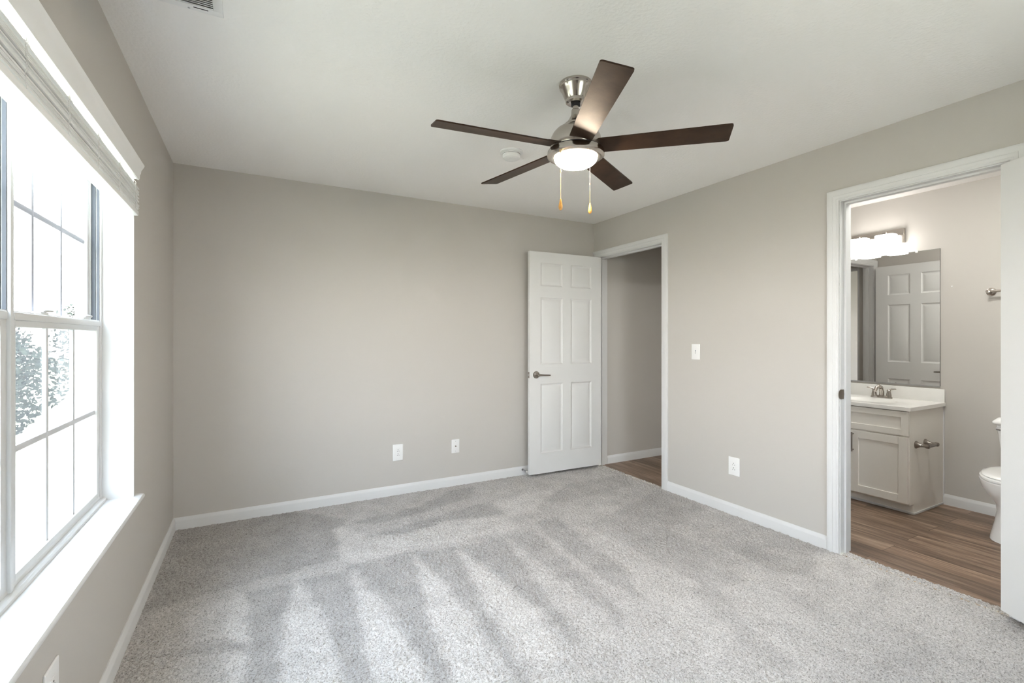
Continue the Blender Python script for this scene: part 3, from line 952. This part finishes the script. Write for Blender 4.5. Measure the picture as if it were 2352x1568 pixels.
# ------------------------------------------------------------------ wall plates
def plate(name, label, cat, loc, rz, w, h, kind, group=None):
    """local frame: x along the wall, -y out of the wall"""
    t = thing(name, label, cat, loc, rz, group=group)
    bm = nb(); box(bm, -w / 2, w / 2, -.0055, .001, -h / 2, h / 2, bev=.0028, seg=3)
    obj('plate', bm, 'plastic', t, local=True)
    if kind == 'outlet':
        bm = nb(); box(bm, -.0165, .0165, -.0075, -.004, -.0335, .0335, bev=.0012)
        rc = obj('receptacle', bm, 'plastic', t, local=True)
        bm = nb()
        for zc in (.0165, -.0165):
            box(bm, -.0085, -.0060, -.0079, -.006, zc - .0095, zc - .0015)
            box(bm, .0060, .0085, -.0079, -.006, zc - .0095, zc - .0015)
            lathe(bm, [(0, 0), (.0030, 0), (.0030, .0012), (0, .0013)], (0, -.0067, zc + .0065), axis='-y', seg=14)
        obj('sockets', bm, 'slot', rc, local=True)
    elif kind == 'cable':
        bm = nb()
        lathe(bm, [(0, 0), (.0065, 0), (.0065, .003), (.0048, .003), (.0048, .009), (0, .0092)], (0, -.005, 0), axis='-y', seg=18)
        obj('coax_jack', bm, 'pewter', t, local=True)
        for zc in (.042, -.042):
            bm = nb()
            lathe(bm, [(0, 0), (.0032, 0), (.0026, .0012), (0, .0015)], (0, -.0054, zc), axis='-y', seg=12)
            obj('screw', bm, 'steel', t, local=True)
    else:
        bm = nb(); box(bm, -.0055, .0055, -.0062, -.004, -.0125, .0125, bev=.0006, seg=1)
        tag(obj('toggle_slot', bm, 'muntin', t, local=True), 'grey slot around the toggle')
        bm = nb(); box(bm, -.0045, .0045, -.0150, -.004, -.006, .006, bev=.0015, mtx=Matrix.Rotation(R(22), 4, 'X'))
        obj('toggle', bm, 'plastic', t, local=True)
        for zc in (.030, -.030):
            bm = nb()
            lathe(bm, [(0, 0), (.003, 0), (.0024, .0012), (0, .0014)], (0, -.0054, zc), axis='-y', seg=12)
            obj('screw', bm, 'plastic', t, local=True)
    return t
plate('wall_outlet', 'white double outlet low on the back wall', 'outlet', (1.5015, 0, .3445), 0, .084, .133, 'outlet', 'wall outlets')
plate('cable_outlet', 'small white coax plate on the back wall near the door', 'cable outlet', (2.004, 0, .3415), 0, .072, .117, 'cable')
plate('light_switch', 'white toggle light switch on the wall between the doorways', 'light switch', (W, -1.2685, 1.1695), R(-90), .078, .121, 'switch')
plate('wall_outlet', 'white double outlet below the light switch', 'outlet', (W, -1.606, .3515), R(-90), .089, .131, 'outlet', 'wall outlets')
plate('wall_outlet', 'white double outlet under the window sill', 'outlet', (0, -2.152, .345), R(90), .096, .135, 'outlet', 'wall outlets')

# ------------------------------------------------------------------ door stop
t = thing('door_stop', 'small spring door stop on the baseboard behind the open door', 'door stop', (2.668, -.014, .052))
bm = nb(); lathe(bm, [(0, 0), (.010, 0), (.010, .004), (.006, .008), (0, .008)], (2.668, -.0138, .052), axis='-y', seg=18)
obj('base', bm, 'rubber', t)
bm = nb()
tube(bm, [(2.668 + .0055 * math.cos(i * .9), -.020 - .00062 * i, .052 + .0055 * math.sin(i * .9)) for i in range(110)], .0011, seg=6)
obj('spring', bm, 'steel', t)
bm = nb(); lathe(bm, [(0, 0), (.0075, 0), (.0085, .010), (.006, .016), (0, .016)], (2.668, -.088, .052), axis='-y', seg=18)
obj('tip', bm, 'plastic', t)

# ------------------------------------------------------------------ bathroom: vanity
VY0, VY1 = -2.221, -1.459
VXF = 4.606                       # face frame
def vanity():
    t = thing('vanity_cabinet', 'warm white vanity cabinet with shaker doors under the sink top', 'vanity cabinet', (4.88, (VY0 + VY1) / 2, -.004))
    ztop = .752
    bm = nb()
    box(bm, VXF, VXF + .019, VY0, VY1, .072, ztop, bev=.001, seg=1)
    box(bm, VXF + .019, XB1 - .001, VY0, VY0 + .016, .072, ztop); box(bm, VXF + .019, XB1 - .001, VY1 - .016, VY1, .072, ztop)
    box(bm, XB1 - .010, XB1 - .001, VY0 + .016, VY1 - .016, .072, ztop); box(bm, VXF + .019, XB1 - .010, VY0 + .016, VY1 - .016, .072, .088)
    box(bm, VXF + .060, XB1 - .001, VY0, VY1, -.004, .072)
    obj('body', bm, 'cabinet', t)
    bm = nb(); box(bm, VXF + .054, VXF + .062, VY0 - .004, VY1, -.004, .014, bev=.003)
    box(bm, VXF + .058, XB1 - .002, VY0 - .006, VY0, -.004, .012, bev=.002)
    tag(obj('floor_bead', bm, 'trim', t), 'white bead along the floor')
    bm = nb(); box(bm, XB1 - .010, XB1 - .001, VY0 - .008, VY0, .0, .750)
    tag(obj('scribe_strip', bm, 'trim', t), 'white strip where the cabinet meets the wall')
    def shaker(nm, ya, yb, za, zb, rail):
        bm = nb()
        xo, xi = VXF - .018, VXF
        box(bm, xo, xi, ya, ya + rail, za, zb, bev=.0012, seg=1); box(bm, xo, xi, yb - rail, yb, za, zb, bev=.0012, seg=1)
        box(bm, xo, xi, ya + rail - .001, yb - rail + .001, za, za + rail, bev=.0012, seg=1); box(bm, xo, xi, ya + rail - .001, yb - rail + .001, zb - rail, zb, bev=.0012, seg=1)
        box(bm, xo + .008, xi, ya + rail - .002, yb - rail + .002, za + rail - .002, zb - rail + .002)
        return obj(nm, bm, 'cabinet', t)
    mid = (VY0 + VY1) / 2
    for ya, yb, hy in ((VY0 + .007, mid - .003, mid - .026), (mid + .003, VY1 - .007, mid + .026)):
        d = shaker('cabinet_door', ya, yb, .083, .560, .056)
        bm = nb()
        tube(bm, [(VXF - .046, hy, .395), (VXF - .046, hy, .545)], .0055, seg=12)
        for z in (.408, .532):
            tube(bm, [(VXF - .016, hy, z), (VXF - .046, hy, z)], .0045, seg=10)
        obj('bar_handle', bm, 'pewter', d)
    shaker('false_drawer', VY0 + .002, VY1 - .002, .572, .746, .044)
    # counter with an oval basin
    c = thing('vanity_countertop', 'white moulded sink top with backsplash on the vanity', 'countertop', (4.88, mid, ztop))
    bm = nb()
    x0, x1 = VXF - .026, XB1 - .001
    ya, yb = VY0 - .014, VY1 + .014
    zt = ztop + .030
    cx, cy, rx, ry = 4.835, mid, .150, .205
    n = 48
    def edge(i):
        a = 2 * PI * i / n
        dx, dy = math.cos(a), math.sin(a)
        s = min(((x1 - cx) if dx > 0 else (cx - x0)) / max(abs(dx), 1e-6), ((yb - cy) if dy > 0 else (cy - ya)) / max(abs(dy), 1e-6))
        return Vector((cx + dx * s, cy + dy * s, 0))
    # outer outline follows the rectangle; corners are added exactly
    ang = sorted([2 * PI * i / n for i in range(n)] + [math.atan2(yy - cy, xx - cx) % (2 * PI) for xx in (x0, x1) for yy in (ya, yb)])
    def rect(a):
        dx, dy = math.cos(a), math.sin(a)
        s = min(((x1 - cx) if dx > 0 else (cx - x0)) / max(abs(dx), 1e-6), ((yb - cy) if dy > 0 else (cy - ya)) / max(abs(dy), 1e-6))
        return cx + dx * s, cy + dy * s
    def ring_rect(z, ins=0.0):
        o = []
        for a in ang:
            x, y = rect(a)
            o.append(Vector((min(max(x, x0 + ins), x1 - ins), min(max(y, ya + ins), yb - ins), z)))
        return o
    def ring_oval(k, z):
        return [Vector((cx + rx * k * math.cos(a), cy + ry * k * math.sin(a), z)) for a in ang]
    loft(bm, [ring_rect(ztop), ring_rect(zt - .004), ring_rect(zt, .004), ring_oval(1.12, zt), ring_oval(1.0, zt - .006), ring_oval(.9, zt - .030), ring_oval(.72, zt - .075), ring_oval(.42, zt - .105), ring_oval(.1, zt - .115)], cap=False)
    obj('sink_top', bm, 'counter', c, angle=40)
    bm = nb(); box(bm, XB1 - .022, XB1 - .001, ya, yb, zt - .002, .882, bev=.003)
    obj('backsplash', bm, 'counter', c)
    bm = nb(); lathe(bm, [(0, 0), (.022, 0), (.022, .003), (.014, .004), (0, .002)], (cx, cy, zt - .114), seg=20)
    obj('drain', bm, 'nickel', c)
    # faucet
    fxx = XB1 - .105
    f = thing('faucet', 'brushed nickel two-handle faucet on the sink top', 'faucet', (fxx, mid - .015, zt))
    my = mid - .015
    bm = nb()
    rings = []
    for k, z in ((1.0, zt - .001), (1.0, zt + .008), (.93, zt + .016), (.80, zt + .022)):
        rings.append([Vector((fxx + .026 * k * math.cos(a), my + (.078 if k > .95 else .076 * k) * math.sin(a), z)) for a in [2 * PI * i / 32 for i in range(32)]])
    loft(bm, rings)
    obj('base_plate', bm, 'nickel', f)
    bm = nb()
    tube(bm, [(fxx + .002, my, zt + .010), (fxx + .004, my, zt + .050), (fxx - .010, my, zt + .085), (fxx - .045, my, zt + .100), (fxx - .080, my, zt + .088), (fxx - .105, my, zt + .060)], [.019, .0175, .016, .0145, .0125, .0105], seg=16)
    obj('spout', bm, 'nickel', f)
    for s in (1, -1):
        bm = nb()
        lathe(bm, [(0, 0), (.020, 0), (.018, .020), (.0135, .044), (.0145, .054), (.010, .061), (0, .063)], (fxx, my + s * .052, zt + .010), seg=22)
        tube(bm, [(fxx, my + s * .052, zt + .066), (fxx - .004, my + s * .072, zt + .076), (fxx - .006, my + s * .104, zt + .080)], [.008, .0065, .0045], seg=10)
        obj('faucet_handle', bm, 'nickel', f)
    return zt
vanity()

# toilet paper holder on the cabinet side
t = thing('toilet_paper_holder', 'dark nickel toilet paper holder on the vanity side', 'paper holder', (4.77, VY0, .497))
for x in (4.697, 4.842):
    bm = nb()
    lathe(bm, [(0, 0), (.027, 0), (.0275, .005), (.021, .012), (.014, .026), (.0105, .045), (.0115, .055), (.0155, .062), (.0155, .076), (.011, .082), (0, .083)], (x, VY0, .502), axis='-y', seg=28)
    obj('post', bm, 'pewter', t)
bm = nb()
lathe(bm, [(0, 0), (.008, .0), (.010, .015), (.0125, .035), (.0125, .110), (.010, .130), (.008, .145), (0, .145)], (4.697, VY0 - .069, .502), axis='x', seg=20)
obj('roller', bm, 'pewter', t)

# ------------------------------------------------------------------ mirror
t = thing('wall_mirror', 'frameless rectangular mirror above the vanity', 'mirror', (XB1, -1.84, .90))
bm = nb(); box(bm, XB1 - .0055, XB1 - .0045, -2.2015, -1.48, .9035, 1.9725)
obj('glass', bm, 'mirror', t)
bm = nb(); box(bm, XB1 - .0044, XB1 - .0002, -2.2035, -1.478, .9015, 1.9745)
tag(obj('backing', bm, 'edge', t), 'dark edge of the mirror')
for y, z in ((-2.055, 1.9735), (-1.62, 1.9735)):
    bm = nb(); box(bm, XB1 - .011, XB1 - .0004, y - .008, y + .008, z - .010, z + .008, bev=.002)
    obj('mirror_clip', bm, 'plastic', t)
bm = nb(); box(bm, XB1 - .009, XB1 - .0002, -2.2035, -1.478, .896, .904)
tag(obj('bottom_channel', bm, 'steel', t), 'thin metal channel under the glass')

# vanity light
t = thing('vanity_light', 'nickel bar light with two glowing white shades above the mirror', 'wall light', (XB1, -1.785, 2.117))
bm = nb(); box(bm, XB1 - .028, XB1 - .0005, -1.979, -1.592, 2.058, 2.178, bev=.003)
obj('back_plate', bm, 'nickel', t)
for y in (-1.884, -1.687):
    bm = nb()
    tube(bm, [(XB1 - .026, y, 2.148), (XB1 - .060, y, 2.150), (XB1 - .094, y, 2.150), (XB1 - .100, y, 2.140), (XB1 - .100, y, 2.120)], .008, seg=12)
    lathe(bm, [(0, 0), (.026, 0), (.026, -.012), (.020, -.020), (0, -.020)], (XB1 - .100, y, 2.142), seg=24)
    a = obj('arm', bm, 'nickel', t)
    bm = nb()
    rings = []
    hw, hd = .069, .052
    for k, z in ((.96, 2.128), (1.0, 2.122), (1.0, 1.992), (.97, 1.984)):
        r_ = []
        for i in range(40):
            an = 2 * PI * i / 40
            c_, s_ = math.cos(an), math.sin(an)
            e = 2.0 / 4.5
            r_.append(Vector((XB1 - .100 + hd * k * math.copysign(abs(c_) ** e, c_), y + hw * k * math.copysign(abs(s_) ** e, s_), z)))
        rings.append(r_)
    loft(bm, rings)
    tag(obj('shade', bm, 'bath_shade', t, angle=50), 'opal glass shade, lit')

# unseen fill light added on the bathroom ceiling to brighten the vanity
t = thing('fill_light', 'round unseen fill light added to the bathroom ceiling', 'ceiling light', (4.15, -2.58, H), kind='structure')
bm = nb(); lathe(bm, [(0, H + .001), (.165, H + .001), (.170, H - .012), (.165, H - .030), (0, H - .030)], (4.15, -2.58, 0), seg=40)
obj('rim', bm, 'nickel', t)
bm = nb(); lathe(bm, [(0, H - .030), (.155, H - .030), (.145, H - .055), (.11, H - .080), (.06, H - .095), (0, H - .100)], (4.15, -2.58, 0), seg=40)
obj('diffuser', bm, 'fill_lens', t, angle=60)

# towel bar
t = thing('towel_bar', 'brushed nickel towel bar on the wall over the toilet', 'towel bar', (XB1, -2.78, 1.612))
for y in (-2.492, -3.10):
    bm = nb()
    lathe(bm, [(0, 0), (.028, 0), (.028, .006), (.022, .010), (.012, .014), (.010, .040), (.012, .048), (.0135, .060), (.011, .068), (0, .070)], (XB1, y, 1.612), axis='-x', seg=28)
    obj('post', bm, 'nickel', t)
bm = nb(); tube(bm, [(XB1 - .058, -2.480, 1.612), (XB1 - .058, -3.112, 1.612)], .0085, seg=16)
obj('bar', bm, 'nickel', t)
bm = nb(); lathe(bm, [(0, 0), (.005, 0), (.004, .003), (0, .004)], (XB1, -2.272, 1.672), axis='-x', seg=12)
tag(obj('wall_anchor', bm, 'plastic'), 'tiny white screw anchor left in the wall beside the mirror', 'wall anchor')

# ------------------------------------------------------------------ toilet
def toilet():
    yc = -2.762
    t = thing('toilet', 'white two-piece toilet half hidden by the open door', 'toilet', (4.80, yc, -.004))
    n = 44
    def oval(xf, xb, hw, z, pw=2.0, front=None):
        """egg outline from front xf to back xb"""
        xm = xb - (xb - xf) * .42
        o = []
        for i in range(n):
            a = 2 * PI * i / n
            c_, s_ = math.cos(a), math.sin(a)
            e = 2 / pw
            cx_ = math.copysign(abs(c_) ** e, c_); sy_ = math.copysign(abs(s_) ** e, s_)
            x = xm + (cx_ * (xb - xm) if cx_ > 0 else cx_ * (xm - xf))
            o.append(Vector((x, yc + sy_ * hw, z)))
        return o
    bm = nb()
    loft(bm, [oval(4.545, 5.06, .150, -.004, 3.0), oval(4.548, 5.055, .147, .02, 3.0), oval(4.566, 5.03, .132, .10, 2.8), oval(4.570, 5.01, .122, .17, 2.6),
              oval(4.545, 5.00, .128, .225, 2.3), oval(4.482, 4.99, .158, .285, 2.2), oval(4.438, 4.985, .181, .335, 2.15), oval(4.426, 4.98, .189, .370, 2.1), oval(4.424, 4.975, .189, .384, 2.1),
              oval(4.440, 4.965, .176, .388, 2.1)])
    obj('bowl', bm, 'porcelain', t, angle=60)
    bm = nb()
    loft(bm, [oval(4.432, 4.93, .182, .390, 2.1), oval(4.428, 4.932, .185, .396, 2.1), oval(4.430, 4.932, .184, .404, 2.1), oval(4.438, 4.925, .178, .407, 2.1)])
    obj('seat', bm, 'porcelain', t, angle=50)
    bm = nb()
    loft(bm, [oval(4.446, 4.928, .172, .4095, 2.1), oval(4.440, 4.930, .177, .414, 2.1), oval(4.444, 4.928, .174, .420, 2.1), oval(4.475, 4.91, .150, .426, 2.1), oval(4.55, 4.86, .10, .430, 2.1)])
    obj('seat_lid', bm, 'porcelain', t, angle=50)
    bm = nb()
    def rr(x0, x1, hw, z, r=.03):
        o = []
        for cxx, cyy, a0 in ((x1 - r, yc + hw - r, 0), (x0 + r, yc + hw - r, 90), (x0 + r, yc - hw + r, 180), (x1 - r, yc - hw + r, 270)):
            for q in range(6):
                a = R(a0 + q * 18)
                o.append(Vector((cxx + r * math.cos(a), cyy + r * math.sin(a), z)))
        return o
    loft(bm, [rr(5.00, 5.14, .150, .384), rr(4.985, 5.143, .160, .40), rr(4.970, 5.145, .180, .52), rr(4.958, 5.147, .196, .670), rr(4.956, 5.147, .198, .682)])
    tk = obj('tank', bm, 'porcelain', t, angle=50)
    bm = nb()
    loft(bm, [rr(4.944, 5.150, .208, .683, .035), rr(4.936, 5.152, .216, .692, .04), rr(4.938, 5.152, .214, .702, .04), rr(4.958, 5.148, .192, .728, .045), rr(4.975, 5.140, .170, .735, .05)])
    obj('tank_lid', bm, 'porcelain', t, angle=60)
    bm = nb()
    lathe(bm, [(0, 0), (.012, 0), (.011, .010), (0, .012)], (4.958, yc + .172, .655), axis='-x', seg=16)
    tube(bm, [(4.944, yc + .184, .656), (4.938, yc + .13, .654), (4.938, yc + .095, .650)], [.010, .009, .007], seg=10)
    obj('flush_lever', bm, 'steel', tk)
    for s in (1, -1):
        bm = nb(); lathe(bm, [(0, 0), (.014, 0), (.013, .010), (.006, .016), (0, .017)], (4.80, yc + s * .136, .012), seg=14)
        obj('bolt_cap', bm, 'porcelain', t)
toilet()

# ------------------------------------------------------------------ outside the window
GZ = -1.0
bm = nb(); box(bm, -60, 30, -40, 70, GZ - .2, GZ)
struct('ground', bm, 'lawn', 'sunlit lawn outside the window', 'lawn')

def tree(label, x, y, h, r, seed, lo=.12):
    rd = random.Random(seed)
    t = thing('tree', label, 'tree', (x, y, GZ), rd.uniform(0, 6), group='trees beyond the lawn')
    bm = nb()
    tube(bm, [(0, 0, -.05), (.03, .02, h * .3), (-.02, .04, h * .6), (0, 0, h * .85)], [.11, .09, .06, .02], seg=10)
    for k in range(6):
        a = rd.uniform(0, 6.28); z0 = h * rd.uniform(.25, .6)
        tube(bm, [(0, 0, z0), (math.cos(a) * r * .4, math.sin(a) * r * .4, z0 + h * .12), (math.cos(a) * r * .75, math.sin(a) * r * .75, z0 + h * .2)], [.04, .028, .01], seg=6)
    obj('trunk', bm, 'bark', t, local=True)
    bm = nb()
    for k in range(4200):
        a = rd.uniform(0, 6.28); v = rd.uniform(lo, 1.0)
        prof = math.sin(min(1, (v - lo) / (1 - lo) * 1.05 + .06) * PI) ** .55
        rr_ = r * prof * (rd.random() ** .45) * (1 + .22 * math.sin(3 * a + seed) + .15 * math.sin(7 * v * 3 + a))
        c = Vector((rr_ * math.cos(a), rr_ * math.sin(a), v * h))
        s = rd.uniform(.035, .08)
        u = Vector((rd.gauss(0, 1), rd.gauss(0, 1), rd.gauss(0, .7))).normalized()
        w = u.orthogonal().normalized()
        p = [c - u * s, c + w * s * .5, c + u * s, c - w * s * .5]
        bm.faces.new([bm.verts.new(q) for q in p])
    obj('crown', bm, 'leaf', t, local=True)
TREES = [(-2.05, 9.5, 3.1, .85, 'bushy tree nearest the house beyond the window glass'),
         (-4.10, 9.4, 2.75, .90, 'low bushy tree second from the house through the window'),
         (-6.2, 9.6, 2.3, .95, 'rounded tree beside the mullion beyond the lawn'),
         (-8.7, 9.8, 2.5, .95, 'outermost tree at the picture edge beyond the lawn'),
         (-3.2, 13.0, 4.0, 1.15, 'tall tree standing behind the row of bushy trees'),
         (-6.1, 14.4, 3.2, 1.15, 'mid-height tree behind the row of bushy trees'),
         (-8.7, 13.6, 3.4, 1.15, 'farthest tree behind the row of bushy trees')]
for i, (x, y, h, r, lab) in enumerate(TREES):
    tree(lab, x, y, h, r, 30 + i)
